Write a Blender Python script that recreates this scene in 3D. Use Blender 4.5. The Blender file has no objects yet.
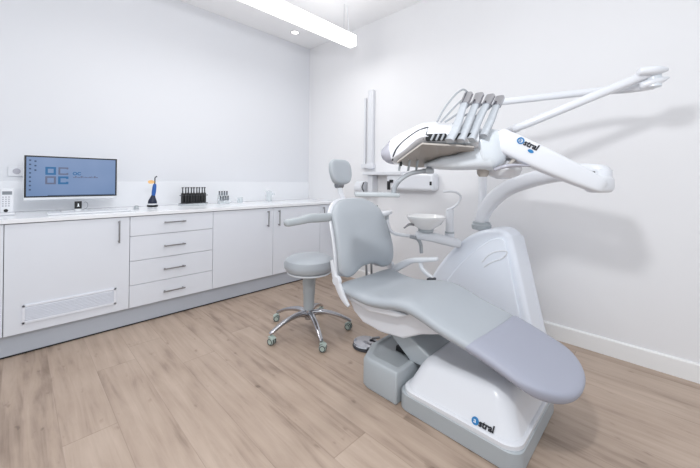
import bpy, bmesh, math, random
from mathutils import Vector, Matrix
from mathutils.bvhtree import BVHTree
random.seed(7)
scene = bpy.context.scene
COL = scene.collection

# ------------------------------------------------------------------ camera
F_PX, CX, CY = 324.64, 350.0, 179.19
YAW, ROLL, CAM_Z = math.radians(44.319), math.radians(0.7214), 1.1826
FWD = Vector((math.cos(YAW), math.sin(YAW), 0))
RGT = Vector((math.sin(YAW), -math.cos(YAW), 0))
UP = Vector((0, 0, 1))
cam = bpy.data.objects.new('camera', bpy.data.cameras.new('camera'))
COL.objects.link(cam)
cam.data.sensor_width = 36.0
cam.data.lens = F_PX / 700 * 36.0
cam.data.shift_y = -(234 - CY) / 700
cam.data.clip_start = 0.02
cx_ = RGT * math.cos(ROLL) + UP * math.sin(ROLL)
cy_ = UP * math.cos(ROLL) - RGT * math.sin(ROLL)
m3 = Matrix((cx_, cy_, -FWD)).transposed()
cam.matrix_world = Matrix.Translation((0, 0, CAM_Z)) @ m3.to_4x4()
scene.camera = cam

# ------------------------------------------------------------------ world, light, exposure
world = bpy.data.worlds.new('world')
scene.world = world
world.use_nodes = True
bg = world.node_tree.nodes['Background']
bg.inputs[0].default_value = (0.90, 0.945, 1.0, 1)
bg.inputs[1].default_value = 0.78
scene.view_settings.view_transform = 'Standard'
scene.view_settings.look = 'None'
scene.view_settings.gamma = 1.0
scene.view_settings.use_curve_mapping = False
scene.view_settings.exposure = 0.27


def area_light(name, loc, sx, sy, power, color, rot=(0, 0, 0)):
    l = bpy.data.lights.new(name, 'AREA')
    l.shape = 'RECTANGLE'
    l.size, l.size_y, l.energy, l.color = sx, sy, power, color
    o = bpy.data.objects.new(name, l)
    o.location, o.rotation_euler = loc, rot
    COL.objects.link(o)
    return o


LAMP_Z = 2.588
area_light('pendant_light', (1.3, 2.4, LAMP_Z - 0.012), 2.2, 0.09, 10, (1.0, 0.99, 0.97))
fl = bpy.data.lights.new('room_flash', 'POINT')   # the compact light whose shadows fall on the right wall
fl.energy, fl.color, fl.shadow_soft_size = 47, (0.96, 0.98, 1.0), 0.075
fo = bpy.data.objects.new('room_flash', fl)
fo.location = (0.45, 0.38, 2.02)
COL.objects.link(fo)

# room numbers (metres)
XR, YL, H = 2.8386, 3.5832, 2.9917        # right wall plane, left wall plane, ceiling
YF = 2.9927                               # cabinet fronts
X0, Y0 = -1.7, -1.5


def ray(px, py):
    a, b = px - CX, py - CY
    u = (a * math.cos(ROLL) + b * math.sin(ROLL)) / F_PX
    v = (-a * math.sin(ROLL) + b * math.cos(ROLL)) / F_PX
    return FWD + RGT * u - UP * v


def Q(px, py, d):                          # point at distance d ahead of the viewpoint
    return Vector((0, 0, CAM_Z)) + ray(px, py) * d


def on(px, py, axis, val):                 # point on an axis-aligned plane
    D = ray(px, py)
    i = 'xyz'.index(axis)
    o = Vector((0, 0, CAM_Z))
    return o + D * ((val - o[i]) / D[i])


# ------------------------------------------------------------------ materials
def lin(c):
    return tuple((x / 255 / 12.92) if x / 255 <= 0.04045 else ((x / 255 + 0.055) / 1.055) ** 2.4 for x in c)


def mat(name, rgb, rough=0.5, metal=0.0, var=0.03, scale=8.0, bump=0.0, bscale=200.0, coat=0.0, trans=0.0, alpha=1.0, emit=None, estr=0.0, ior=None):
    m = bpy.data.materials.new(name)
    m.use_nodes = True
    nt = m.node_tree
    b = nt.nodes['Principled BSDF']
    c = lin(rgb)
    tc = nt.nodes.new('ShaderNodeTexCoord')
    nz = nt.nodes.new('ShaderNodeTexNoise')
    nz.inputs['Scale'].default_value = scale
    nz.inputs['Detail'].default_value = 3
    nt.links.new(tc.outputs['Object'], nz.inputs['Vector'])
    mx = nt.nodes.new('ShaderNodeMix')
    mx.data_type = 'RGBA'
    mx.inputs[6].default_value = tuple(x * (1 - var) for x in c) + (1,)
    mx.inputs[7].default_value = tuple(min(1, x * (1 + var)) for x in c) + (1,)
    nt.links.new(nz.outputs['Fac'], mx.inputs[0])
    nt.links.new(mx.outputs[2], b.inputs['Base Color'])
    b.inputs['Roughness'].default_value = rough
    b.inputs['Metallic'].default_value = metal
    b.inputs['Coat Weight'].default_value = coat
    b.inputs['Transmission Weight'].default_value = trans
    b.inputs['Alpha'].default_value = alpha
    if ior: b.inputs['IOR'].default_value = ior
    if emit:
        b.inputs['Emission Color'].default_value = lin(emit) + (1,)
        b.inputs['Emission Strength'].default_value = estr
    if bump:
        n2 = nt.nodes.new('ShaderNodeTexNoise')
        n2.inputs['Scale'].default_value = bscale
        nt.links.new(tc.outputs['Object'], n2.inputs['Vector'])
        bp = nt.nodes.new('ShaderNodeBump')
        bp.inputs['Strength'].default_value = bump
        bp.inputs['Distance'].default_value = 0.002
        nt.links.new(n2.outputs['Fac'], bp.inputs['Height'])
        nt.links.new(bp.outputs['Normal'], b.inputs['Normal'])
    return m


M = dict(
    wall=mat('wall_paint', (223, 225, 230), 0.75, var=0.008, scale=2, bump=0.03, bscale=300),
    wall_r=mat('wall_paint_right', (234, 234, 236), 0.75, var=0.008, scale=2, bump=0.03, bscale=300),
    ceil=mat('ceiling_paint', (248, 248, 249), 0.85, var=0.01, scale=2),
    base=mat('baseboard_white', (240, 240, 240), 0.4, var=0.01),
    plinth=mat('plinth_grey', (188, 194, 204), 0.45, var=0.015),
    cab=mat('cabinet_white', (227, 231, 239), 0.35, var=0.008),
    vent=mat('vent_white', (232, 235, 243), 0.4, var=0.01),
    carc=mat('carcass_grey', (150, 152, 158), 0.6, var=0.02),
    top=mat('worktop_white', (240, 242, 246), 0.18, var=0.008, scale=20),
    splash=mat('splash_white', (234, 236, 240), 0.2, var=0.005),
    steel=mat('brushed_steel', (150, 150, 152), 0.3, 0.9, var=0.05, scale=40),
    chrome=mat('chrome', (186, 186, 190), 0.1, 1.0, var=0.02),
    black=mat('black_plastic', (18, 19, 22), 0.4, var=0.1),
    dark=mat('dark_grey', (60, 62, 68), 0.5, var=0.08),
    seat=mat('grey_vinyl', (174, 180, 186), 0.42, var=0.012, scale=5, bump=0.05, bscale=350),
    cover=mat('lilac_grey_cover', (163, 166, 180), 0.5, var=0.015, scale=6, bump=0.06, bscale=350),
    gray=mat('grey_plastic', (172, 178, 182), 0.45, var=0.015, scale=5),
    plast=mat('white_plastic', (222, 224, 229), 0.3, var=0.006, coat=0.2),
    plast2=mat('cool_white_plastic', (216, 222, 228), 0.28, var=0.01, coat=0.2),
    under=mat('underside_beige_shaded', (168, 162, 156), 0.5, var=0.03, scale=12),  # beige darkened to carry the shade below the instrument head
    nose=mat('grey_lilac_cap', (176, 176, 186), 0.25, var=0.05, scale=20),
    hose=mat('grey_hose', (158, 162, 167), 0.45, var=0.05, scale=60),
    whip=mat('silver_whip', (182, 187, 193), 0.35, 0.15, var=0.14, scale=70),
    unit=mat('unit_white', (234, 239, 248), 0.3, var=0.006, coat=0.2),
    porc=mat('porcelain', (240, 240, 240), 0.12, var=0.005, coat=0.4),
    caster=mat('caster_grey_green', (176, 190, 182), 0.4, var=0.03),
    orange=mat('orange_shield', (238, 190, 125), 0.3, var=0.05),
    blue=mat('blue_plastic', (35, 90, 165), 0.3, var=0.12, scale=25),
    navy=mat('navy_plastic', (16, 26, 52), 0.35, var=0.1),
    lblue=mat('logo_blue', (38, 120, 178), 0.4, var=0.03),
    ink=mat('logo_ink', (24, 25, 34), 0.5, var=0.05),
    white_ink=mat('logo_white', (240, 244, 248), 0.5, var=0.01),
    clear=mat('clear_acrylic', (225, 234, 238), 0.08, var=0.02, alpha=0.35),
    vial=mat('grey_vial', (120, 126, 134), 0.3, var=0.1),
    glow=mat('lamp_diffuser', (255, 255, 255), 0.6, var=0.0, emit=(255, 253, 250), estr=2.2),
    spot=mat('spot_glow', (255, 255, 255), 0.6, var=0.0, emit=(255, 250, 240), estr=4.0),
    frame=mat('monitor_silver', (225, 228, 232), 0.35, 0.1, var=0.01),
    wire=mat('wire', (170, 174, 180), 0.4, 0.5, var=0.02),
)


def mat_screen():
    m = bpy.data.materials.new('screen_blue')
    m.use_nodes = True
    nt = m.node_tree
    b = nt.nodes['Principled BSDF']
    tc = nt.nodes.new('ShaderNodeTexCoord')
    nz = nt.nodes.new('ShaderNodeTexNoise')
    nz.inputs['Scale'].default_value = 2.5
    nt.links.new(tc.outputs['Object'], nz.inputs['Vector'])
    cr = nt.nodes.new('ShaderNodeValToRGB')
    cr.color_ramp.elements[0].position, cr.color_ramp.elements[1].position = 0.3, 0.75
    cr.color_ramp.elements[0].color = lin((98, 126, 166)) + (1,)
    cr.color_ramp.elements[1].color = lin((124, 146, 184)) + (1,)
    nt.links.new(nz.outputs['Fac'], cr.inputs['Fac'])
    b.inputs['Base Color'].default_value = (0.01, 0.01, 0.015, 1)
    b.inputs['Roughness'].default_value = 0.3
    nt.links.new(cr.outputs['Color'], b.inputs['Emission Color'])
    b.inputs['Emission Strength'].default_value = 0.84
    return m


def mat_emit(name, rgb, s=0.72):
    return mat(name, (6, 6, 8), 0.4, var=0.05, emit=rgb, estr=s)


M['screen'] = mat_screen()
M['s_blue'] = mat_emit('screen_logo_blue', (30, 105, 160))
M['s_grey'] = mat_emit('screen_logo_grey', (100, 108, 136))
M['s_dark'] = mat_emit('screen_icon_dark', (52, 76, 108))


def mat_floor():
    m = bpy.data.materials.new('oak_planks')
    m.use_nodes = True
    nt = m.node_tree
    N, L = nt.nodes.new, nt.links.new
    b = nt.nodes['Principled BSDF']

    def math_(op, a, c=None):
        n = N('ShaderNodeMath')
        n.operation = op
        for i, v in enumerate((a, c)):
            if v is None: continue
            if isinstance(v, (int, float)): n.inputs[i].default_value = v
            else: L(v, n.inputs[i])
        return n.outputs[0]

    tc = N('ShaderNodeTexCoord')
    sp = N('ShaderNodeSeparateXYZ')
    L(tc.outputs['Object'], sp.inputs[0])
    W, LEN = 0.20, 2.2
    xr = math_('DIVIDE', math_('ADD', sp.outputs[0], 0.055), W)
    xi, xf = math_('FLOOR', xr), math_('FRACT', xr)
    wn = N('ShaderNodeTexWhiteNoise')
    wn.noise_dimensions = '1D'
    L(xi, wn.inputs['W'])
    yr = math_('ADD', math_('DIVIDE', sp.outputs[1], LEN), wn.outputs['Value'])
    yi, yf = math_('FLOOR', yr), math_('FRACT', yr)
    cv = N('ShaderNodeCombineXYZ')
    L(xi, cv.inputs[0]); L(yi, cv.inputs[1])
    w2 = N('ShaderNodeTexWhiteNoise')
    w2.noise_dimensions = '2D'
    L(cv.outputs[0], w2.inputs['Vector'])
    # grain coordinates shifted per plank
    gv = N('ShaderNodeCombineXYZ')
    L(math_('ADD', math_('MULTIPLY', sp.outputs[0], 22), math_('MULTIPLY', w2.outputs['Value'], 90)), gv.inputs[0])
    L(math_('ADD', math_('MULTIPLY', sp.outputs[1], 1.6), math_('MULTIPLY', w2.outputs['Value'], 37)), gv.inputs[1])
    g1 = N('ShaderNodeTexNoise')
    g1.inputs['Scale'].default_value = 1.0
    g1.inputs['Detail'].default_value = 6
    g1.inputs['Roughness'].default_value = 0.62
    g1.inputs['Distortion'].default_value = 0.5
    L(gv.outputs[0], g1.inputs['Vector'])
    bl = N('ShaderNodeTexNoise')           # broad stains / knots
    bl.inputs['Scale'].default_value = 1.0
    bl.inputs['Detail'].default_value = 4
    mp = N('ShaderNodeCombineXYZ')
    L(math_('ADD', math_('MULTIPLY', sp.outputs[0], 7), math_('MULTIPLY', w2.outputs['Value'], 50)), mp.inputs[0])
    L(math_('MULTIPLY', sp.outputs[1], 2.4), mp.inputs[1])
    L(mp.outputs[0], bl.inputs['Vector'])
    kn = N('ShaderNodeTexNoise')
    kn.inputs['Scale'].default_value = 1.0
    kn.inputs['Detail'].default_value = 2
    kv = N('ShaderNodeCombineXYZ')
    L(math_('ADD', math_('MULTIPLY', sp.outputs[0], 17), math_('MULTIPLY', w2.outputs['Value'], 71)), kv.inputs[0])
    L(math_('MULTIPLY', sp.outputs[1], 8), kv.inputs[1])
    L(kv.outputs[0], kn.inputs['Vector'])
    knot = math_('MULTIPLY', math_('MAXIMUM', math_('SUBTRACT', kn.outputs['Fac'], 0.66), 0.0), 2.0)
    f = math_('ADD', math_('MULTIPLY', g1.outputs['Fac'], 0.75), math_('MULTIPLY', bl.outputs['Fac'], 0.55))
    f = math_('ADD', f, math_('MULTIPLY', math_('SUBTRACT', w2.outputs['Value'], 0.5), 0.17))
    f = math_('SUBTRACT', f, knot)
    cr = N('ShaderNodeValToRGB')
    e = cr.color_ramp.elements
    e[0].position, e[0].color = 0.36, lin((122, 104, 91)) + (1,)
    e[1].position, e[1].color = 0.92, lin((193, 174, 158)) + (1,)
    x = e.new(0.60); x.color = lin((172, 152, 136)) + (1,)
    L(f, cr.inputs['Fac'])
    gapx = math_('LESS_THAN', xf, 0.014)
    gapy = math_('LESS_THAN', yf, 0.0022)
    gap = math_('MAXIMUM', gapx, gapy)
    mx = N('ShaderNodeMix')
    mx.data_type = 'RGBA'
    mx.inputs[7].default_value = lin((112, 94, 80)) + (1,)
    L(math_('MULTIPLY', gap, 0.30), mx.inputs[0])
    L(cr.outputs['Color'], mx.inputs[6])
    L(mx.outputs[2], b.inputs['Base Color'])
    b.inputs['Roughness'].default_value = 0.42
    bp = N('ShaderNodeBump')
    bp.inputs['Strength'].default_value = 0.15
    bp.inputs['Distance'].default_value = 0.002
    L(math_('SUBTRACT', g1.outputs['Fac'], gap), bp.inputs['Height'])
    L(bp.outputs['Normal'], b.inputs['Normal'])
    return m


M['floor'] = mat_floor()

# ------------------------------------------------------------------ mesh helpers
def NB():
    return bmesh.new()


def smooth_angle(me, ang=math.radians(38)):
    for p in me.polygons: p.use_smooth = True
    try:
        me.set_sharp_from_angle(angle=ang)
    except Exception:
        pass


def wloc(o):
    v = Vector((0, 0, 0))
    while o:
        v += Vector(o.location); o = o.parent
    return v


def obj(name, bm, material, parent=None, loc=None, bevel=0.0, seg=3, smooth=True, sub=0, label=None):
    """One mesh object; vertices are given in world metres and moved into the parent's frame."""
    bmesh.ops.recalc_face_normals(bm, faces=bm.faces[:])
    if parent is not None:
        off = wloc(parent)
    else:
        if loc is None:
            xs = [v.co for v in bm.verts]
            loc = Vector(((min(c.x for c in xs) + max(c.x for c in xs)) / 2, (min(c.y for c in xs) + max(c.y for c in xs)) / 2, min(c.z for c in xs)))
        off = Vector(loc)
    bmesh.ops.translate(bm, verts=bm.verts[:], vec=-off)
    me = bpy.data.meshes.new(name)
    bm.to_mesh(me)
    bm.free()
    if smooth: smooth_angle(me)
    me.materials.append(M[material] if isinstance(material, str) else material)
    o = bpy.data.objects.new(name, me)
    COL.objects.link(o)
    if parent is not None: o.parent = parent
    else: o.location = off
    if bevel:
        md = o.modifiers.new('bevel', 'BEVEL')
        md.width, md.segments, md.limit_method, md.angle_limit = bevel, seg, 'ANGLE', math.radians(35)
        md.harden_normals = False
    if sub:
        md = o.modifiers.new('sub', 'SUBSURF')
        md.levels = md.render_levels = sub
    if label: o['label'] = label
    return o


def thing(name, label, cat, loc, group=None):
    o = bpy.data.objects.new(name, None)
    o.empty_display_size = 0.1
    COL.objects.link(o)
    o.location = loc
    o['label'], o['category'] = label, cat
    if group: o['group'] = group
    return o


def tag(o, label, cat, group=None):
    o['label'], o['category'] = label, cat
    if group: o['group'] = group
    return o


def struct(o):
    o['kind'] = 'structure'
    return o


def dup(root, loc, label=None):
    r = root.copy(); COL.objects.link(r); r.location = loc
    if label: r['label'] = label
    for ch in list(root.children):
        c = ch.copy(); COL.objects.link(c); c.parent = r
        for g in list(ch.children):
            d = g.copy(); COL.objects.link(d); d.parent = c
    return r


def box(bm, x0, x1, y0, y1, z0, z1, mtx=None):
    vs = [Vector((x, y, z)) for x in (x0, x1) for y in (y0, y1) for z in (z0, z1)]
    if mtx: vs = [mtx @ v for v in vs]
    v = [bm.verts.new(c) for c in vs]
    for f in ((0, 1, 3, 2), (4, 6, 7, 5), (0, 4, 5, 1), (2, 3, 7, 6), (0, 2, 6, 4), (1, 5, 7, 3)):
        bm.faces.new([v[i] for i in f])
    return bm


def loft(bm, rings, cap=True, closed=True):
    R = [[bm.verts.new(p) for p in r] for r in rings]
    n = len(R[0])
    for a, b in zip(R, R[1:]):
        for i in range(n if closed else n - 1):
            j = (i + 1) % n
            bm.faces.new((a[i], a[j], b[j], b[i]))
    if cap:
        bm.faces.new(R[0][::-1]); bm.faces.new(R[-1])
    return bm


def cr_path(pts, n=6):
    pts = [Vector(p) for p in pts]
    if len(pts) < 3: return pts
    P = [pts[0] * 2 - pts[1]] + pts + [pts[-1] * 2 - pts[-2]]
    out = []
    for i in range(1, len(P) - 2):
        p0, p1, p2, p3 = P[i - 1:i + 3]
        for k in range(n):
            t = k / n
            out.append(0.5 * ((2 * p1) + (p2 - p0) * t + (2 * p0 - 5 * p1 + 4 * p2 - p3) * t * t + (3 * p1 - p0 - 3 * p2 + p3) * t ** 3))
    out.append(pts[-1])
    return out


def sweep(bm, pts, size, seg=16, n=2.0, dome=0.0, curve=True, up=None):
    """Tube along pts; size = (half width, half height) or list of them; n = superellipse power; dome rounds both ends."""
    k = len(pts)
    if not isinstance(size, list): size = [size] * k
    size = [s if isinstance(s, tuple) else (s, s) for s in size]
    if curve and k > 2:
        path = cr_path(pts, 6)
        sz = cr_path([Vector((s[0], s[1], 0)) for s in size], 6)
        size = [(abs(s.x), abs(s.y)) for s in sz]
    else:
        path = [Vector(p) for p in pts]
    rings = []
    if dome:
        t0 = (path[0] - path[1]).normalized(); t1 = (path[-1] - path[-2]).normalized()
        pre = [(path[0] + t0 * dome * math.sin(a), math.cos(a)) for a in (1.52, 1.25, 0.9, 0.5)]
        post = [(path[-1] + t1 * dome * math.sin(a), math.cos(a)) for a in (0.5, 0.9, 1.25, 1.52)]
        path = [p for p, _ in pre] + path + [p for p, _ in post]
        size = [(size[0][0] * c, size[0][1] * c) for _, c in pre] + size + [(size[-1][0] * c, size[-1][1] * c) for _, c in post]
    last = None
    for i, p in enumerate(path):
        t = (path[min(i + 1, len(path) - 1)] - path[max(i - 1, 0)]).normalized()
        u = Vector(up) if up else Vector((0, 0, 1))
        if last is not None and up is None and abs(t.z) > 0.75: u = last
        elif abs(t.dot(u)) > 0.97: u = Vector((0, 1, 0)) if last is None else last
        s = t.cross(u).normalized()
        u = s.cross(t).normalized()
        last = u
        a, b = size[i]
        r = []
        for j in range(seg):
            th = 2 * math.pi * j / seg
            c, sn = math.cos(th), math.sin(th)
            r.append(p + s * a * math.copysign(abs(c) ** (2 / n), c) + u * b * math.copysign(abs(sn) ** (2 / n), sn))
        rings.append(r)
    return loft(bm, rings)


def lathe(bm, prof, c, seg=32, axis='z'):
    rings = []
    for r, z in prof:
        ring = []
        for j in range(seg):
            t = 2 * math.pi * j / seg
            a, b = r * math.cos(t), r * math.sin(t)
            ring.append(Vector(c) + (Vector((a, b, z)) if axis == 'z' else Vector((z, a, b)) if axis == 'x' else Vector((b, z, a))))
        rings.append(ring)
    return loft(bm, rings)


def extrude_poly(bm, pts, axis, a, b):
    """pts in the two other axes in order (x,y,z without axis)."""
    def mk(p, v):
        return {'x': (v, p[0], p[1]), 'y': (p[0], v, p[1]), 'z': (p[0], p[1], v)}[axis]
    return loft(bm, [[Vector(mk(p, a)) for p in pts], [Vector(mk(p, b)) for p in pts]])


def rrect(x0, x1, y0, y1, r, n=6):
    out = []
    for cx, cy, a0 in ((x1 - r, y1 - r, 0), (x0 + r, y1 - r, 90), (x0 + r, y0 + r, 180), (x1 - r, y0 + r, 270)):
        for k in range(n + 1):
            a = math.radians(a0 + 90 * k / n)
            out.append((cx + r * math.cos(a), cy + r * math.sin(a)))
    return out


def gridpad(bm, fmap, fnorm, half, nu=26, nv=40, p=6.0):
    """Cushion: fmap(u,v) mid surface, fnorm(u,v) unit normal, half(u,v) half thickness; edges rounded."""
    def sp(i, n):
        return math.sin((2 * i / n - 1) * math.pi / 2)
    front, back = [], []
    for j in range(nv + 1):
        v = sp(j, nv)
        fr, bk = [], []
        for i in range(nu + 1):
            u = sp(i, nu)
            e = max(0.0, 1 - abs(u) ** p) ** 0.5 * max(0.0, 1 - abs(v) ** (p * 2)) ** 0.5
            P, N_ = Vector(fmap(u, v)), Vector(fnorm(u, v))
            t = half(u, v) * e
            edge = i in (0, nu) or j in (0, nv)
            a = bm.verts.new(P + N_ * t)
            fr.append(a)
            bk.append(a if edge else bm.verts.new(P - N_ * t))
        front.append(fr); back.append(bk)
    for j in range(nv):
        for i in range(nu):
            bm.faces.new((front[j][i], front[j][i + 1], front[j + 1][i + 1], front[j + 1][i]))
            q = [back[j][i], back[j + 1][i], back[j + 1][i + 1], back[j][i + 1]]
            try: bm.faces.new(q)
            except ValueError: pass
    return bm


def interp(tab, x):
    tab = sorted(tab)
    if x <= tab[0][0]: return tab[0][1]
    if x >= tab[-1][0]: return tab[-1][1]
    for i in range(len(tab) - 1):
        if tab[i][0] <= x <= tab[i + 1][0]:
            x1, y1 = tab[i]; x2, y2 = tab[i + 1]
            x0, y0 = tab[i - 1] if i else (2 * x1 - x2, y1)
            x3, y3 = tab[i + 2] if i + 2 < len(tab) else (2 * x2 - x1, y2)
            h = x2 - x1
            m1, m2 = (y2 - y0) / (x2 - x0) * h, (y3 - y1) / (x3 - x1) * h
            t = (x - x1) / h
            return (2*t**3-3*t*t+1)*y1 + (t**3-2*t*t+t)*m1 + (-2*t**3+3*t*t)*y2 + (t**3-t*t)*m2


def text(bm, s, size, mtx, shear=0.0, thick=0.0006, bold=0.0, align='LEFT'):
    cu = bpy.data.curves.new('lettering', 'FONT')
    cu.body, cu.size, cu.extrude, cu.shear, cu.align_x, cu.offset = s, size, thick, shear, align, bold
    o = bpy.data.objects.new('lettering', cu)
    COL.objects.link(o)
    dg = bpy.context.evaluated_depsgraph_get()
    me = bpy.data.meshes.new_from_object(o.evaluated_get(dg))
    me.transform(mtx)
    bm.from_mesh(me)
    bpy.data.objects.remove(o); bpy.data.meshes.remove(me); bpy.data.curves.remove(cu)
    return bm


def frame_mtx(o, xdir, ydir):
    x = Vector(xdir).normalized(); z = x.cross(Vector(ydir)).normalized(); y = z.cross(x)
    m = Matrix((x, y, z)).transposed().to_4x4()
    m.translation = o
    return m


def disc(bm, mtx, r0, r1, t=0.0006, seg=28):
    """flat ring (r0 inner, 0 = full disc) in the xy plane of mtx"""
    if r0 <= 0:
        loft(bm, [[mtx @ Vector((r1 * math.cos(2*math.pi*i/seg), r1 * math.sin(2*math.pi*i/seg), z)) for i in range(seg)] for z in (-t, t)])
        return bm
    rings = []
    for (r, z) in ((r0, -t), (r1, -t), (r1, t), (r0, t), (r0, -t)):
        rings.append([mtx @ Vector((r * math.cos(2*math.pi*i/seg), r * math.sin(2*math.pi*i/seg), z)) for i in range(seg)])
    loft(bm, rings, cap=False)
    bmesh.ops.remove_doubles(bm, verts=bm.verts[:], dist=1e-6)
    return bm


# ------------------------------------------------------------------ the setting
struct(obj('floor', box(NB(), X0, XR + 0.1, Y0, YL + 0.1, -0.05, 0), 'floor', loc=(0, 0, 0), smooth=False))
struct(obj('ceiling', box(NB(), X0, XR + 0.1, Y0, YL + 0.1, H, H + 0.05), 'ceil', loc=(0, 0, H), smooth=False))
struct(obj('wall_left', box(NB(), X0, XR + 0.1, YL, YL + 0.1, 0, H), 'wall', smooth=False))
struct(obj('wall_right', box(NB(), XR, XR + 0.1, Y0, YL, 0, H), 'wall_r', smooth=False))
bm = NB()
extrude_poly(bm, [(XR, 0), (XR - 0.014, 0), (XR - 0.014, 0.104), (XR - 0.010, 0.112), (XR, 0.114)], 'y', Y0, YF + 0.04)
struct(obj('baseboard_right', bm, 'base', smooth=False))
struct(obj('baseboard_left', box(NB(), X0, XR, 3.035, 3.053, 0.012, 0.15), 'plinth', smooth=False))
struct(obj('plinth_gap_shadow', box(NB(), X0, XR, 3.040, 3.056, 0.0, 0.012), 'black', smooth=False))  # black strip standing in for the shadow gap below the plinth
# upstand panel behind the worktop
struct(obj('trim_2', box(NB(), X0, XR, YL - 0.014, YL, 0.90, 1.135), 'splash', smooth=False, bevel=0.002))

# ------------------------------------------------------------------ cabinets
ZD, ZT = 0.152, 0.868
DY0, DY1 = YF, YF + 0.019


def handle_v(parent, x, z0, z1):
    bm = NB()
    box(bm, x - 0.005, x + 0.005, YF - 0.034, YF - 0.026, z0, z1)
    for z in (z0 + 0.012, z1 - 0.012):
        box(bm, x - 0.005, x + 0.005, YF - 0.03, YF, z - 0.005, z + 0.005)
    obj('handle', bm, 'steel', parent, bevel=0.002)


def handle_h(parent, x0, x1, z):
    bm = NB()
    box(bm, x0, x1, YF - 0.034, YF - 0.026, z - 0.005, z + 0.005)
    for x in (x0 + 0.014, x1 - 0.014):
        box(bm, x - 0.005, x + 0.005, YF - 0.03, YF, z - 0.005, z + 0.005)
    obj('handle', bm, 'steel', parent, bevel=0.002)


def carcass(t, x0, x1):
    bm = NB()
    box(bm, x0 + 0.0005, x1 - 0.0005, DY1 + 0.001, YL - 0.005, ZD, ZT)
    obj('carcass', bm, 'carc', t, smooth=False)


def front(t, name, x0, x1, z0=ZD, z1=ZT):
    g = 0.0018
    return obj(name, box(NB(), x0 + g, x1 - g, DY0, DY1, z0 + g, z1 - g), 'cab', t, bevel=0.0012, seg=2)


B = [-0.72, -0.057, 0.616, 1.264, 1.903, 2.557, XR - 0.004]
G_CAB = None
t = thing('base_cabinet', 'white base cabinet cut off by the left edge, beyond the vented one', 'cabinet', ((B[0] + B[1]) / 2, 3.28, ZD))
carcass(t, B[0], B[1]); d = front(t, 'door', B[0], B[1]); handle_v(d, B[0] + 0.06, 0.676, 0.846)

t = thing('vented_cabinet', 'white cabinet with a louvred vent low in its door, under the monitor', 'cabinet', ((B[1] + B[2]) / 2, 3.28, ZD))
carcass(t, B[1], B[2]); d = front(t, 'door', B[1], B[2]); handle_v(d, 0.543, 0.676, 0.846)
bm = NB()
vx0, vx1, vz0, vz1 = 0.028, 0.531, 0.212, 0.334
for (a, b_, c, e) in ((vx0, vx1, vz0, vz0 + 0.014), (vx0, vx1, vz1 - 0.014, vz1), (vx0, vx0 + 0.014, vz0, vz1), (vx1 - 0.014, vx1, vz0, vz1)):
    box(bm, a, b_, YF - 0.008, YF, c, e)
obj('vent_frame', bm, 'vent', d, bevel=0.0015)
bm = NB()
for k in range(9):
    z = vz0 + 0.018 + k * 0.0104
    mt = Matrix.Translation((0, YF - 0.004, z)) @ Matrix.Rotation(math.radians(40), 4, 'X')
    box(bm, vx0 + 0.014, vx1 - 0.014, -0.0055, 0.0055, -0.001, 0.001, mt)
obj('louvres', bm, 'vent', d, smooth=False)

t = thing('drawer_cabinet', 'white unit of four drawers, each with a horizontal steel handle', 'cabinet', ((B[2] + B[3]) / 2, 3.28, ZD))
carcass(t, B[2], B[3])
zs = [0.152, 0.326, 0.516, 0.712, 0.868]
hz = [0.232, 0.419, 0.611, 0.806]
for k in range(4):
    d = front(t, 'drawer', B[2], B[3], zs[k], zs[k + 1])
    handle_h(d, 0.85, 1.02, hz[k])

t = thing('double_cabinet', 'white two-door cabinet with paired upright handles, right of the drawers', 'cabinet', ((B[3] + B[5]) / 2, 3.28, ZD))
carcass(t, B[3], B[5])
d = front(t, 'door', B[3], B[4]); handle_v(d, 1.834, 0.674, 0.842)
d = front(t, 'door', B[4], B[5]); handle_v(d, 1.968, 0.674, 0.842)

t = thing('corner_cabinet', 'narrow white end cabinet in the corner, mostly behind the dental chair', 'cabinet', ((B[5] + B[6]) / 2, 3.28, ZD))
carcass(t, B[5], B[6]); d = front(t, 'door', B[5], B[6]); handle_v(d, 2.602, 0.674, 0.842)

w = obj('worktop', box(NB(), X0 + 0.9, XR - 0.002, YF - 0.012, YL - 0.015, 0.872, 0.90), 'top', bevel=0.002)
tag(w, 'long glossy white worktop running over all the base cabinets', 'worktop')

# ------------------------------------------------------------------ things on the worktop
# monitor
my = 3.34
A, Bp, Cc, Dd = on(24, 154.5, 'y', my), on(115.5, 160, 'y', my), on(117.3, 196, 'y', my), on(26, 197.5, 'y', my)
mx0, mx1 = 0.033, 0.588
mz0, mz1 = 1.018, 1.328
t = thing('monitor', 'white all-in-one monitor with a blue desktop showing a four-square logo', 'monitor', (0.31, my, 0.90))
bm = NB(); box(bm, mx0 - 0.004, mx1 + 0.004, my, my + 0.03, mz0 - 0.022, mz1 + 0.004)
obj('housing', bm, 'frame', t, bevel=0.006)
bm = NB(); box(bm, mx0, mx1, my - 0.002, my + 0.001, mz0, mz1)
obj('bezel', bm, 'black', t, bevel=0.001)
sx0, sx1, sz0, sz1 = mx0 + 0.011, mx1 - 0.011, mz0 + 0.010, mz1 - 0.011
bm = NB(); box(bm, sx0, sx1, my - 0.003, my - 0.0015, sz0, sz1)
scr = obj('screen', bm, 'screen', t, smooth=False)


def flat(bm, x0, x1, z0, z1, k=0):
    return box(bm, x0, x1, my - 0.0042 - k * 0.0004, my - 0.003, z0, z1)


def sq(bm, cx, cz, s, w, openr=False):
    flat(bm, cx - s, cx + s, cz + s - w, cz + s); flat(bm, cx - s, cx + s, cz - s, cz - s + w)
    flat(bm, cx - s, cx - s + w, cz - s + w, cz + s - w)
    if not openr: flat(bm, cx + s - w, cx + s, cz - s + w, cz + s - w)
    else:
        flat(bm, cx + s - w, cx + s, cz + s - 1.35 * w, cz + s - w); flat(bm, cx + s - w, cx + s, cz - s + w, cz - s + 1.35 * w)


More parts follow.
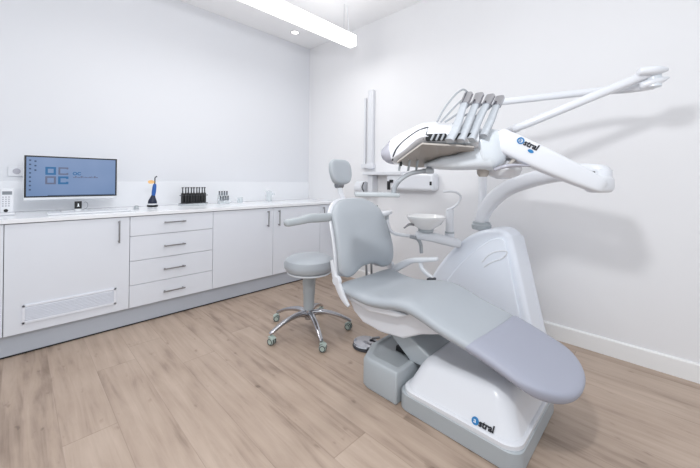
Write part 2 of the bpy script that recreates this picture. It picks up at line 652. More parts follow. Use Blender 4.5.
lx, lz = 0.175, 1.180
bm = NB(); sq(bm, lx, lz + 0.037, 0.030, 0.014); sq(bm, lx + 0.072, lz - 0.034, 0.030, 0.014, True)
obj('logo_blue_squares', bm, 's_blue', scr, smooth=False)
bm = NB(); sq(bm, lx + 0.072, lz + 0.037, 0.029, 0.011, True); sq(bm, lx, lz - 0.034, 0.030, 0.012)
obj('logo_grey_squares', bm, 's_grey', scr, smooth=False)
bm = NB()
text(bm, 'OC', 0.033, frame_mtx(Vector((0.302, my - 0.0036, 1.188)), (1, 0, 0), (0, 0, 1)), bold=0.0014)
obj('logo_lettering', bm, 's_blue', scr, smooth=False)
bm = NB()
x = 0.306
while x < 0.452:
    wd = random.choice((0.005, 0.008, 0.011)); flat(bm, x, x + wd, 1.166 - x * 0.0, 1.166 + random.choice((0.007, 0.010, 0.014))); x += wd + 0.003
obj('logo_small_line', bm, 's_grey', scr, smooth=False)
for k in range(11):
    xo, zo = (0.014, 0.03 + k * 0.031) if k < 8 else (0.042, 0.036 + (k - 8) * 0.033)
    bm = NB(); flat(bm, sx0 + xo, sx0 + xo + 0.011, sz1 - zo, sz1 - zo + 0.011)
    obj('desktop_icon', bm, 's_dark', scr, smooth=False)
bm = NB(); flat(bm, sx0 + 0.115, sx1 - 0.005, sz0 + 0.001, sz0 + 0.006)
obj('task_bar', bm, 's_dark', scr, smooth=False)
bm = NB()
box(bm, 0.24, 0.40, my - 0.02, my + 0.13, 0.901, 0.908); box(bm, on(75, 200, 'y', my + 0.04).x, on(80.5, 200, 'y', my + 0.04).x, my + 0.04, my + 0.055, 0.905, 1.10)
box(bm, 0.28, 0.34, my + 0.028, my + 0.05, 1.06, 1.12)
obj('stand', bm, 'frame', t, bevel=0.003)

# small black box below the monitor, with white mark
t = thing('sensor_box', 'small black box with a white mark standing under the monitor', 'box', (0.335, 3.31, 0.912))
bm = NB(); box(bm, 0.309, 0.352, 3.262, 3.275, 0.927, 0.985)
obj('housing', bm, 'black', t, bevel=0.002)
bm = NB(); extrude_poly(bm, [(0.323, 0.944), (0.339, 0.944), (0.335, 0.952), (0.334, 0.968), (0.328, 0.968), (0.327, 0.952)], 'y', 3.2612, 3.263)
obj('mark', bm, 'white_ink', t, smooth=False)
bm = NB(); box(bm, 0.312, 0.350, 3.262, 3.30, 0.9008, 0.927)
obj('foot', bm, 'frame', t, bevel=0.002)
bm = NB()
sweep(bm, [Vector((0.375 + 0.014 * math.cos(a), 3.27, 0.952 + 0.026 * math.sin(a))) for a in [math.radians(d_) for d_ in range(120, -121, -30)]], 0.0025, seg=8)
tag(obj('cable_loop', bm, 'hose'), 'thin grey cable loop beside the black box under the monitor', 'cable')

t = thing('keyboard', 'slim white keyboard lying on the worktop before the monitor', 'keyboard', (0.36, 3.14, 0.90))
bm = NB(); box(bm, 0.148, 0.648, 3.10, 3.22, 0.9005, 0.912)
kb = obj('case', bm, 'frame', t, bevel=0.004)
bm = NB()
for r in range(5):
    for c in range(22):
        box(bm, 0.161 + c * 0.0217, 0.179 + c * 0.0217, 3.11 + r * 0.021, 3.127 + r * 0.021, 0.912, 0.9145)
obj('keys', bm, 'plast', t, smooth=False)
bm = NB(); box(bm, 0.19, 0.225, 3.218, 3.223, 0.906, 0.911)
obj('badge', bm, 'dark', t, smooth=False)

# cordless phone
t = thing('desk_phone', 'white handset with grey display and keypad at left end of worktop', 'phone', (-0.05, 3.3, 0.90))
px0, px1 = -0.085, -0.016
mt = Matrix.Translation((0, 3.31, 0.915)) @ Matrix.Rotation(math.radians(-10), 4, 'X')
bm = NB(); box(bm, px0, px1, -0.012, 0.012, 0.0, 0.175, mt); obj('handset', bm, 'plast', t, bevel=0.008)
bm = NB(); box(bm, px0 + 0.011, px1 - 0.010, -0.0135, -0.011, 0.128, 0.152, mt); obj('display', bm, 'vial', t, smooth=False)
bm = NB()
for r in range(5):
    for c in range(3): box(bm, px0 + 0.011 + c * 0.0145, px0 + 0.019 + c * 0.0145, -0.0135, -0.011, 0.045 + r * 0.0155, 0.053 + r * 0.0155, mt)
obj('keypad', bm, 'nose', t, smooth=False)
bm = NB(); lathe(bm, [(0.011, -0.014), (0.011, -0.011)], mt @ Vector((px0 + 0.03, 0, 0.018)), axis='y'); obj('button', bm, 'black', t)
bm = NB(); box(bm, px0 - 0.006, px1 + 0.006, 3.265, 3.35, 0.9005, 0.918); obj('cradle', bm, 'plast', t, bevel=0.006)

# wall socket
t = thing('wall_socket', 'white rectangular wall socket left of the monitor', 'socket', (-0.01, YL, 1.21))
bm = NB(); box(bm, -0.052, 0.05, YL - 0.010, YL - 0.0005, 1.173, 1.25); obj('plate', bm, 'plast', t, bevel=0.003)
bm = NB(); lathe(bm, [(0.022, -0.012), (0.022, -0.009)], (-0.005, YL, 1.211), axis='y'); obj('insert', bm, 'nose', t)

# small white knob by the keyboard
bm = NB(); lathe(bm, [(0.001, 0.032), (0.012, 0.03), (0.018, 0.02), (0.02, 0.0)], (0.72, 3.28, 0.9005))
tag(obj('ring_dispenser', bm, 'gray'), 'tiny pale round dispenser between keyboard and curing lamp', 'dispenser')

# curing lamp
lx, ly = 0.845, 3.29
t = thing('curing_lamp', 'blue cordless curing lamp with orange shield on a black base', 'lamp', (lx, ly, 0.90))
bm = NB(); lathe(bm, [(0.034, 0.0), (0.038, 0.004), (0.038, 0.012), (0.001, 0.014)], (lx, ly, 0.9005)); obj('pad', bm, 'plast', t)
bm = NB(); lathe(bm, [(0.042, 0.014), (0.043, 0.018), (0.043, 0.028), (0.040, 0.031), (0.001, 0.031)], (lx, ly, 0.9005)); obj('base', bm, 'black', t)
bm = NB(); lathe(bm, [(0.001, 0.031), (0.039, 0.031), (0.041, 0.036), (0.038, 0.043), (0.001, 0.046)], (lx, ly, 0.9005)); obj('base_ring', bm, 'plast', t)
bm = NB(); sweep(bm, [(lx, ly, 0.945), (lx, ly, 0.965), (lx + 0.003, ly, 0.995), (lx + 0.006, ly, 1.015)], [0.036, 0.034, 0.022, 0.015], up=(0, 1, 0)); obj('charger_cone', bm, 'navy', t)
bm = NB(); sweep(bm, [(lx + 0.005, ly, 1.005), (lx + 0.010, ly, 1.05), (lx + 0.015, ly, 1.10), (lx + 0.016, ly, 1.118)], [0.014, 0.017, 0.015, 0.010], up=(0, 1, 0)); obj('handle', bm, 'blue', t)
bm = NB(); sweep(bm, [(lx + 0.016, ly, 1.115), (lx + 0.017, ly, 1.15), (lx + 0.019, ly, 1.175), (lx + 0.033, ly, 1.186)], [0.006, 0.005, 0.005, 0.006], seg=10, up=(0, 1, 0)); obj('light_guide', bm, 'dark', t)
bm = NB(); lathe(bm, [(0.001, -0.0015), (0.026, -0.0015), (0.026, 0.0015), (0.001, 0.0015)], (0, 0, 0), axis='y')
bmesh.ops.transform(bm, verts=bm.verts[:], matrix=Matrix.Translation((lx - 0.014, ly - 0.006, 1.136)) @ Matrix.Diagonal((1, 1, 0.62, 1)))
o = obj('shield', bm, 'orange', t)

# syringe rack with syringes
ry = 3.40
rx0, rx1 = on(180.5, 200, 'y', ry).x, on(205.5, 200, 'y', ry).x
t = thing('syringe_rack', 'clear rack on worktop packed with black and silver composite syringes', 'rack', ((rx0 + rx1) / 2, ry, 0.90))
bm = NB(); box(bm, rx0 - 0.005, rx1 + 0.005, ry - 0.04, ry + 0.05, 0.9005, 0.921); obj('acrylic_block', bm, 'clear', t, bevel=0.002)
bm = NB(); box(bm, rx0 - 0.022, rx1 + 0.006, ry - 0.042, ry - 0.036, 0.922, 0.929); box(bm, rx0 - 0.022, rx1 + 0.006, ry - 0.042, ry - 0.038, 1.0, 1.006)
obj('rail', bm, 'dark', t)
n = 9
syr0 = None
for k in range(n):
    x = rx0 + 0.014 + k * (rx1 - rx0 - 0.03) / (n - 1)
    loc = Vector((x, ry - 0.015 - 0.006 * (k % 2), 0.937))
    if syr0 is None:
        syr0 = thing('composite_syringe', 'upright black composite syringe in the clear rack', 'syringe', loc, 'composite syringes in the rack')
        bm = NB(); lathe(bm, [(0.0145, -0.015), (0.0145, 0.082), (0.007, 0.092)], loc, seg=12); obj('barrel', bm, 'black', syr0)
        bm = NB(); lathe(bm, [(0.006, 0.090), (0.006, 0.138), (0.001, 0.139)], loc, seg=10); obj('plunger', bm, 'dark', syr0)
        bm = NB(); box(bm, loc.x - 0.009, loc.x + 0.009, loc.y - 0.004, loc.y + 0.004, loc.z + 0.137, loc.z + 0.146); obj('thumb_rest', bm, 'black', syr0)
    else:
        dup(syr0, loc)

vx0_, vx1_ = on(219, 200, 'y', ry).x, on(228.5, 200, 'y', ry).x
t = thing('vial_stand', 'small clear stand of grey vials right of the syringe rack', 'stand', ((vx0_ + vx1_) / 2, ry, 0.90))
bm = NB(); box(bm, vx0_ - 0.005, vx1_ + 0.005, ry - 0.03, ry + 0.03, 0.9005, 0.938); obj('acrylic_block', bm, 'clear', t, bevel=0.002)
bm = NB(); box(bm, vx0_ - 0.003, vx1_ + 0.003, ry + 0.002, ry + 0.03, 0.939, 0.991); obj('upper_step', bm, 'clear', t, bevel=0.002)
v0 = None
for r in range(2):
    for k in range(4):
        loc = Vector((vx0_ + 0.011 + k * (vx1_ - vx0_ - 0.022) / 3, ry - 0.014 + r * 0.03, 0.9385 + r * 0.053))
        if v0 is None:
            v0 = thing('vial', 'small grey vial in the clear stand', 'vial', loc, 'grey vials in the clear stand')
            bm = NB(); lathe(bm, [(0.009, 0), (0.009, 0.030), (0.005, 0.034)], loc, seg=12); obj('bottle', bm, 'vial', v0)
            bm = NB(); lathe(bm, [(0.0075, 0.033), (0.0075, 0.046), (0.001, 0.047)], loc, seg=12); obj('cap', bm, 'dark', v0)
        else: dup(v0, loc)

p = on(240, 200, 'y', 3.44)
bm = NB(); lathe(bm, [(0.03, 0), (0.032, 0.003), (0.032, 0.06), (0.029, 0.06), (0.029, 0.006), (0.001, 0.005)], (p.x, 3.44, 0.9005), seg=24)
tag(obj('clear_jar', bm, 'clear'), 'faint clear jar between vial stand and clear dispenser', 'jar')
p = on(270, 197, 'y', 3.44)
t = thing('clear_dispenser', 'clear upright dispenser with a side spout on the worktop', 'dispenser', (p.x, 3.44, 0.9))
bm = NB(); box(bm, p.x - 0.04, p.x + 0.01, 3.41, 3.47, 0.9005, 1.03); obj('body', bm, 'clear', t, bevel=0.004)
bm = NB(); box(bm, p.x + 0.01, p.x + 0.06, 3.43, 3.45, 0.975, 1.005); obj('spout', bm, 'clear', t, bevel=0.003)

# ------------------------------------------------------------------ lamps
def pendant(x0, x1, y, label):
    t = thing('pendant_lamp', label, 'lamp', ((x0 + x1) / 2, y, LAMP_Z), None)
    bm = NB(); box(bm, x0, x1, y - 0.045, y + 0.045, LAMP_Z, LAMP_Z + 0.112)
    obj('diffuser', bm, 'glow', t, bevel=0.004)
    bm = NB(); box(bm, x1, x1 + 0.012, y - 0.046, y + 0.046, LAMP_Z - 0.001, LAMP_Z + 0.114)
    obj('end_cap', bm, 'plast', t, bevel=0.002)
    for x in (x1 - 0.14, x0 + 0.2):
        bm = NB(); sweep(bm, [(x, y, LAMP_Z + 0.07), (x, y, H - 0.001)], 0.0022, seg=8, curve=False)
        obj('suspension_wire', bm, 'wire', t)
    bm = NB(); sweep(bm, [(x1 - 0.06, y, LAMP_Z + 0.07), (x1 - 0.075, y, LAMP_Z + 0.2), (x1 - 0.10, y, H - 0.001)], 0.003, seg=8)
    obj('power_cable', bm, 'plast', t)
    return t


pendant(0.1, 2.48, 2.4, 'long white linear pendant lamp hanging from the ceiling on wires')

sp = on(295, 32, 'z', H)
t = thing('ceiling_spot', 'small round recessed spotlight near the ceiling corner', 'lamp', (sp.x, sp.y, H))
bm = NB(); lathe(bm, [(0.055, -0.001), (0.055, -0.006), (0.042, -0.008), (0.042, -0.001)], (sp.x, sp.y, H)); obj('trim_ring', bm, 'plast', t)
bm = NB(); lathe(bm, [(0.040, -0.002), (0.038, -0.006), (0.001, -0.007)], (sp.x, sp.y, H)); obj('lens', bm, 'spot', t)

# ------------------------------------------------------------------ right wall fittings
t = thing('wall_duct', 'tall white pipe pair fixed to the right wall near the corner', 'pipe', (XR - 0.03, 2.46, 1.3))
a, b_ = on(371.5, 90, 'x', XR - 0.03), on(371.5, 163, 'x', XR - 0.03)
bm = NB(); box(bm, XR - 0.05, XR - 0.0008, a.y - 0.036, a.y + 0.036, 1.30, a.z); obj('wide_duct', bm, 'plast', t, bevel=0.01)
c = on(365.5, 98, 'x', XR - 0.02)
bm = NB(); sweep(bm, [(XR - 0.02, c.y, 1.34), (XR - 0.02, c.y, c.z)], 0.014, seg=14, curve=False); obj('thin_pipe', bm, 'plast', t)
bm = NB(); box(bm, XR - 0.055, XR - 0.0008, a.y - 0.05, c.y + 0.03, 1.31, 1.36); obj('joint', bm, 'plast', t, bevel=0.008)

s0 = on(366, 174, 'x', XR - 0.08); s1 = on(404, 173, 'x', XR - 0.08)
t = thing('wall_shelf', 'short white shelf under the pipes on the right wall', 'shelf', (XR - 0.07, (s0.y + s1.y) / 2, 1.2))
bm = NB(); box(bm, XR - 0.14, XR - 0.001, s1.y, s0.y, s0.z - 0.012, s0.z + 0.022); obj('board', bm, 'plast', t, bevel=0.004)
q = on(372, 185, 'x', XR - 0.06)
bm = NB(); box(bm, XR - 0.1, XR - 0.001, q.y - 0.035, q.y + 0.035, 1.0, s0.z - 0.012); obj('bracket', bm, 'plast', t, bevel=0.006)
q = on(362, 186, 'x', XR - 0.08)
t = thing('roll_holder', 'white round dispenser with a dark edge beside the shelf bracket', 'dispenser', (XR - 0.06, q.y, 1.05))
bm = NB(); lathe(bm, [(0.06, -0.06), (0.075, -0.05), (0.075, 0.05), (0.06, 0.06)], (XR - 0.085, q.y, q.z - 0.02), axis='y'); obj('drum', bm, 'plast', t)
bm = NB(); sweep(bm, [(XR - 0.12, q.y - 0.065, q.z - 0.06), (XR - 0.15, q.y - 0.065, q.z - 0.01), (XR - 0.12, q.y - 0.065, q.z + 0.045)], 0.006, seg=8); obj('dark_edge', bm, 'dark', t)

b0, b1 = on(386, 173, 'x', XR - 0.12), on(433, 191.5, 'x', XR - 0.12)
t = thing('wall_box', 'wide white box with black fittings mounted on the right wall', 'box', (XR - 0.06, (b0.y + b1.y) / 2, b1.z))
bm = NB(); box(bm, XR - 0.12, XR - 0.001, b1.y, b0.y, b1.z, b0.z); bx_ = obj('housing', bm, 'plast', t, bevel=0.03, seg=4)
q = on(389, 184, 'x', XR - 0.125)
bm = NB(); box(bm, q.x - 0.01, q.x + 0.01, q.y - 0.012, q.y + 0.02, q.z - 0.06, q.z + 0.03); box(bm, q.x - 0.012, q.x + 0.008, q.y - 0.05, q.y - 0.01, q.z + 0.015, q.z + 0.045)
obj('black_bracket', bm, 'black', t, bevel=0.004)
q = on(431, 183.5, 'x', XR - 0.12)
bm = NB(); box(bm, q.x - 0.006, q.x + 0.01, q.y - 0.006, q.y + 0.014, q.z - 0.018, q.z + 0.018); obj('black_catch', bm, 'black', t, bevel=0.003)

# ------------------------------------------------------------------ doctor's stool
sx, sy = 1.592, 1.985
t = thing('dental_stool', 'round grey padded stool on chrome five-star base with casters', 'stool', (sx, sy, 0))
bm = NB(); lathe(bm, [(0.001, 0.472), (0.15, 0.472), (0.178, 0.479), (0.192, 0.502), (0.194, 0.530), (0.184, 0.560), (0.155, 0.577), (0.09, 0.583), (0.001, 0.585)], (sx, sy, 0), seg=48)
obj('seat', bm, 'seat', t)
bm = NB(); lathe(bm, [(0.001, 0.455), (0.165, 0.455), (0.172, 0.461), (0.172, 0.4715), (0.001, 0.4715)], (sx, sy, 0), seg=48); obj('seat_plate', bm, 'plast2', t)
bm = NB(); lathe(bm, [(0.05, 0.455), (0.05, 0.36), (0.047, 0.355), (0.046, 0.29), (0.043, 0.285), (0.042, 0.20), (0.036, 0.17)], (sx, sy, 0)); obj('column_sleeve', bm, 'gray', t)
bm = NB(); lathe(bm, [(0.032, 0.17), (0.034, 0.14), (0.030, 0.095), (0.02, 0.09)], (sx, sy, 0)); obj('hub', bm, 'chrome', t)
for k, ang in enumerate((31, 103, 175, 247, 319)):
    a = math.radians(ang); dr = Vector((math.cos(a), math.sin(a), 0)); o0 = Vector((sx, sy, 0))
    bm = NB(); sweep(bm, [o0 + dr * 0.02 + UP * 0.135, o0 + dr * 0.10 + UP * 0.148, o0 + dr * 0.21 + UP * 0.125, o0 + dr * 0.305 + UP * 0.083, o0 + dr * 0.328 + UP * 0.07],
                     [(0.020, 0.024), (0.020, 0.018), (0.018, 0.014), (0.015, 0.012), (0.013, 0.010)], n=3)
    leg = obj('leg', bm, 'chrome', t)
    c = o0 + dr * 0.322
    sw = math.radians(ang + (70, 40, 110, 60, 150)[k]); wd = Vector((math.cos(sw), math.sin(sw), 0)); ax = Vector((-wd.y, wd.x, 0))
    bm = NB(); lathe(bm, [(0.006, 0.05), (0.006, 0.078)], c, seg=10); obj('caster_stem', bm, 'chrome', leg)
    wc = c + wd * 0.012 + UP * 0.0255
    for s in (-1, 1):
        m = frame_mtx(wc + ax * s * 0.013, ax * s, UP)
        bm = NB()
        rings = []
        for r, z in ((0.001, -0.009), (0.025, -0.009), (0.025, 0.006), (0.021, 0.010), (0.016, 0.0105), (0.015, 0.008), (0.001, 0.008)):
            rings.append([m @ Vector((z, r * math.cos(i * math.pi / 10), r * math.sin(i * math.pi / 10))) for i in range(20)])
        loft(bm, rings); cw = obj('caster_wheel', bm, 'caster', leg)
        bm = NB()
        disc(bm, frame_mtx(wc + ax * s * 0.0235, wd, UP), 0.0165, 0.0215, 0.0008, 20)
        obj('caster_ring', bm, 'dark', leg)
        bm = NB()
        loft(bm, [[wc + ax * s * (0.013 + o_) + wd * (0.0262 * math.cos(i * math.pi / 10)) + UP * (0.0262 * math.sin(i * math.pi / 10) + 0.0005) for i in range(20)] for o_ in (-0.006, 0.003)])
        obj('caster_tread', bm, 'dark', leg)
    bm = NB(); sweep(bm, [wc + UP * 0.029 - wd * 0.02, wc + UP * 0.031, wc + UP * 0.018 + wd * 0.024], [(0.02, 0.004)] * 3, n=3); obj('caster_hood', bm, 'caster', leg)

# ------------------------------------------------------------------ foot pedal
fx, fy = 1.735, 1.52
t = thing('foot_pedal', 'round chrome foot control on the floor behind the chair base', 'pedal', (fx, fy, 0))
bm = NB(); lathe(bm, [(0.088, 0.0005), (0.092, 0.006), (0.09, 0.016), (0.08, 0.02), (0.001, 0.02)], (fx, fy, 0)); obj('base', bm, 'dark', t)
bm = NB(); lathe(bm, [(0.086, 0.018), (0.09, 0.024), (0.084, 0.034), (0.05, 0.042), (0.001, 0.044)], (fx, fy, 0)); obj('disc', bm, 'chrome', t)
bm = NB(); sweep(bm, [(fx + 0.03, fy - 0.02, 0.05), (fx + 0.085, fy - 0.055, 0.052)], (0.012, 0.008), dome=0.006, curve=False); obj('lever', bm, 'steel', t)

# ------------------------------------------------------------------ dental chair
AX = 1.70
t = thing('dental_chair', 'grey padded dental chair with reclining back on a white and grey base', 'dental chair', (AX, 0.85, 0))
chair = t
# base
bm = NB()
rr = lambda i, z, x0=1.395, x1=1.985, y0=0.405, y1=1.0, r=0.06: [Vector((x, y, z)) for x, y in rrect(x0 + i, x1 - i, y0 + i, y1 - i, max(r - i * 0.1, 0.02), 6)]
loft(bm, [rr(0.004, 0.0), rr(0.0, 0.004), rr(0.0, 0.082), rr(0.004, 0.086)])
obj('base_skirt', bm, 'gray', t)
bm = NB()
step = [(1.393, 1.003), (1.393, 1.205), (1.41, 1.25), (1.545, 1.312), (1.835, 1.312), (1.97, 1.25), (1.987, 1.205), (1.987, 1.003)]
cxs, cys = 1.69, 1.145


def inset(poly, f): return [(cxs + (x - cxs) * f, cys + (y - cys) * f) for x, y in poly]


loft(bm, [[Vector((x, y, 0)) for x, y in step], [Vector((x, y, 0.142)) for x, y in step], [Vector((x, y, 0.164)) for x, y in inset(step, 0.95)],
          [Vector((x, y, 0.165)) for x, y in inset(step, 0.80)], [Vector((x, y, 0.153)) for x, y in inset(step, 0.74)]])
obj('base_step', bm, 'gray', t, bevel=0.008)
# cover (housing with a rounded ridge along its near side)
bm = NB()
def cov(i, z, fr=0.0, rk=0.0, r=0.07):
    x0, x1, y0, y1 = 1.400 + i, 1.980 - i, 0.410 + i * 0.85 + fr, 0.985 - i * 0.85 - rk
    return [Vector((x, y, z)) for x, y in rrect(x0, x1, y0, y1, min(r, (x1 - x0) / 2.2, (y1 - y0) / 2.2), 8)]
rings = [cov(0.0, 0.0865), cov(0.0, 0.104), cov(0.006, 0.109), cov(0.016, 0.111), cov(0.030, 0.135), cov(0.046, 0.165), cov(0.064, 0.20), cov(0.084, 0.228), cov(0.105, 0.243), cov(0.13, 0.250), cov(0.17, 0.251)]
for r in rings[4:]:
    for v in r:
        k = math.exp(-((v.y - 0.54) / 0.10) ** 2) - 0.35 * math.exp(-((v.y - 0.76) / 0.10) ** 2)
        v.z += 0.020 * k * min(1, (v.z - 0.111) / 0.1)
loft(bm, rings)
cover = obj('base_cover', bm, 'plast', t)
# logo on the near side of the cover
side_bvh = None
p_on = lambda px, py, xx: on(px, py, 'x', xx)
lo = Vector((1.4335, 0.568, 0.148)); ydir = Vector((0.55, 0, 0.84))
def logo(parent, origin, xd, yd, s, ring=False):
    m = frame_mtx(origin, xd, yd)
    mc = m @ Matrix.Translation((s * 0.50, s * 0.36, 0))
    bm = NB()
    disc(bm, mc, s * 0.32 if ring else 0, s * 0.5)
    obj('logo_circle', bm, 'lblue', parent, smooth=False)
    bm = NB()
    text(bm, 'a', s * 0.85, m @ Matrix.Translation((s * 0.27, s * 0.14, 0.0009)), bold=0.0)
    obj('logo_letter', bm, 'lblue' if ring else 'white_ink', parent, smooth=False)
    bm = NB()
    text(bm, 'stral', s * 1.15, m @ Matrix.Translation((s * 0.98, 0, 0.0004)), shear=0.12, bold=0.0013)
    obj('logo_lettering', bm, 'ink', parent, smooth=False)
    if ring:
        bm = NB()
        m2 = m @ Matrix.Translation((s * 2.35, -s * 0.42, 0)) @ Matrix.Diagonal((1.7, 1, 1, 1))
        disc(bm, m2, 0, s * 0.24)
        obj('logo_oval', bm, 'lblue', parent, smooth=False)


def hit_on(o, px, py):
    dg = bpy.context.evaluated_depsgraph_get()
    tree = BVHTree.FromObject(o, dg)
    off = wloc(o)
    h = tree.ray_cast(Vector((0, 0, CAM_Z)) - off, ray(px, py).normalized())
    return h[0] + off, h[1]


h0, n0 = hit_on(cover, 471.5, 422.0)
h1, n1 = hit_on(cover, 495.0, 434.0)
nn = (n0 + n1).normalized()
xd_ = (h1 - h0).normalized()
logo(cover, h0 + nn * 0.0035, xd_, nn.cross(xd_), 0.032)
# lift link between base and seat
bm = NB(); extrude_poly(bm, [(1.24, 0.31), (1.10, 0.33), (0.86, 0.20), (0.86, 0.14), (0.93, 0.156), (1.03, 0.156)], 'x', 1.56, 1.86)
obj('lift_arm', bm, 'gray', t, bevel=0.01)
bm = NB(); box(bm, 1.6, 1.82, 1.0, 1.16, 0.1535, 0.185); obj('lift_pivot', bm, 'black', t, bevel=0.004)
# seat shell
bm = NB()
extrude_poly(bm, [(1.43, 0.475), (1.455, 0.40), (1.42, 0.345), (1.34, 0.297), (1.2, 0.283), (1.04, 0.30), (0.93, 0.36), (0.80, 0.405), (0.80, 0.43), (1.0, 0.475)], 'x', 1.50, 1.90)
obj('seat_shell', bm, 'plast', t, bevel=0.025, seg=4)
bm = NB()
extrude_poly(bm, [(1.455, 0.465), (1.455, 0.425), (1.25, 0.40), (1.05, 0.425), (0.98, 0.46), (1.2, 0.46)], 'x', 1.455, 1.945)
obj('seat_rim', bm, 'plast', t, bevel=0.012, seg=3)
# seat + leg rest
ZTOP = [(0.20, 0.300), (0.25, 0.318), (0.40, 0.373), (0.59, 0.440), (0.70, 0.466), (0.80, 0.492), (0.90, 0.526), (0.97, 0.540), (1.05, 0.536), (1.15, 0.515), (1.26, 0.502), (1.38, 0.512), (1.48, 0.530)]
TH = [(0.2, 0.050), (0.4, 0.058), (0.6, 0.066), (0.9, 0.075), (1.2, 0.072), (1.5, 0.070)]
HW = [(0.2, 0.262), (0.45, 0.262), (0.8, 0.266), (1.0, 0.272), (1.3, 0.274), (1.5, 0.274)]


def seat_map(y0f, y1f, grow=0.0):
    def f(u, v):
        k = (v + 1) / 2
        a, b = y0f(u), y1f(u)
        y = a + (b - a) * k
        x = AX + u * (interp(HW, y) + grow)
        z = interp(ZTOP, y) - interp(TH, y) / 2 - 0.006 * (1 - u * u) * (1 if y > 0.6 else 0.3)
        return (x, y, z)

    def nrm(u, v):
        k = (v + 1) / 2
        y = y0f(u) + (y1f(u) - y0f(u)) * k
        s = (interp(ZTOP, y + 0.01) - interp(ZTOP, y - 0.01)) / 0.02
        return Vector((0, -s, 1)).normalized()

    def half(u, v):
        k = (v + 1) / 2
        y = y0f(u) + (y1f(u) - y0f(u)) * k
        return interp(TH, y) / 2 + grow * 0.8
    return f, nrm, half


rear = lambda u: 1.508 - 0.02 * max(0, abs(u) - 0.6) ** 2 / 0.16
bm = NB(); gridpad(bm, *seat_map(lambda u: 0.60, rear), nu=34, nv=60, p=10)
obj('seat_cushion', bm, 'seat', t)
tip = lambda u: 0.248 + 0.20 * (1 - math.sqrt(max(0, 1 - min(1, abs(u)) ** 2.3)))
bm = NB(); gridpad(bm, *seat_map(tip, lambda u: 0.634 - 0.018 * u, 0.003), nu=34, nv=40, p=9)
obj('leg_cover', bm, 'cover', t, label='lilac grey protective cover over the leg rest')

# backrest
def back_y(z):                             # leaning line of the back cushion's middle
    return interp([(0.5, 1.505), (0.57, 1.495), (0.68, 1.50), (0.80, 1.528), (0.92, 1.575), (1.05, 1.655)], z)


def back_hw(z):
    return interp([(0.52, 0.255), (0.58, 0.275), (0.66, 0.282), (0.74, 0.278), (0.84, 0.270), (0.94, 0.256), (1.06, 0.228)], z)


def back_fn(grow, off, zoff=0.0):
    def zb(u):
        return 0.546 + 0.045 * math.exp(-(u / 0.45) ** 4) - zoff + 0.055 * max(0, (abs(u) - 0.72) / 0.28) ** 2.5
    def zt(u):
        return 1.040 + zoff - 0.10 * abs(u) ** 4
    def f(u, v):
        k = (v + 1) / 2
        z = zb(u) + (zt(u) - zb(u)) * k
        hw = back_hw(z) + grow
        wing = 0.022 * u * u * (1 - 0.5 * k)
        return (AX + u * hw, back_y(z) - wing + off, z)
    def nrm(u, v):
        z = f(u, v)[2]
        s = (back_y(z + 0.01) - back_y(z - 0.01)) / 0.02
        return Vector((-0.12 * u, -1, s)).normalized() * 1.0
    return f, nrm


f, nr = back_fn(0.0, 0.0)
bm = NB(); gridpad(bm, f, nr, lambda u, v: 0.037 + 0.012 * math.exp(-((v + 0.35) / 0.4) ** 2) * (1 - u * u), nu=30, nv=40, p=7)
obj('backrest', bm, 'seat', t)
f2, nr2 = back_fn(0.006, 0.034, 0.004)
bm = NB(); gridpad(bm, f2, nr2, lambda u, v: 0.016, nu=26, nv=30, p=8)
obj('back_shell', bm, 'plast', t)
# headrest
hc = Vector((AX, 1.775, 1.235)); lean = Vector((0, 0.20, 1)).normalized(); hn = Vector((0, -1, 0.20)).normalized()
def hmap(u, v):
    hw = 0.108 - 0.020 * abs(v) ** 2 + 0.006 * v
    return hc + Vector((u * hw * (1 - 0.10 * abs(v) ** 4), 0, 0)) + lean * (v * 0.098 * (1 - 0.18 * abs(u) ** 3)) + hn * (0.018 * u * u)
bm = NB(); gridpad(bm, hmap, lambda u, v: hn, lambda u, v: 0.036, nu=24, nv=24, p=4)
hr = obj('headrest', bm, 'seat', t)
bm = NB(); lathe(bm, [(0.022, -0.03), (0.022, 0.03)], hc - lean * 0.098 - hn * 0.018, axis='x', seg=16); obj('headrest_joint', bm, 'steel', hr)
bm = NB(); sweep(bm, [hc - lean * 0.10 - hn * 0.02, hc - lean * 0.16 - hn * 0.012, Vector((AX, 1.705, 1.0))], (0.022, 0.008), n=4, curve=False); obj('headrest_post', bm, 'plast', t)
# hinge and links on both sides
for s in (-1, 1):
    xx = AX + s * 0.277
    bm = NB(); lathe(bm, [(0.001, -0.014), (0.028, -0.014), (0.032, -0.008), (0.032, 0.012), (0.001, 0.014)], (xx, 1.495, 0.537), axis='x', seg=24); obj('hinge_cap', bm, 'plast', t)
    bm = NB(); sweep(bm, [(xx, 1.545, 0.66), (xx, 1.515, 0.57), (xx, 1.475, 0.50), (xx, 1.43, 0.44), (xx, 1.385, 0.405)], [(0.008, 0.012), (0.012, 0.022), (0.012, 0.027), (0.011, 0.022), (0.008, 0.010)], n=3, up=(0, 1, 0)); obj('hinge_link', bm, 'plast', t)
for x in (1.745, 1.80):
    bm = NB(); sweep(bm, [(x, 1.525, 0.47), (x, 1.54, 0.72)], 0.008, seg=10, curve=False); obj('back_support', bm, 'steel', t)
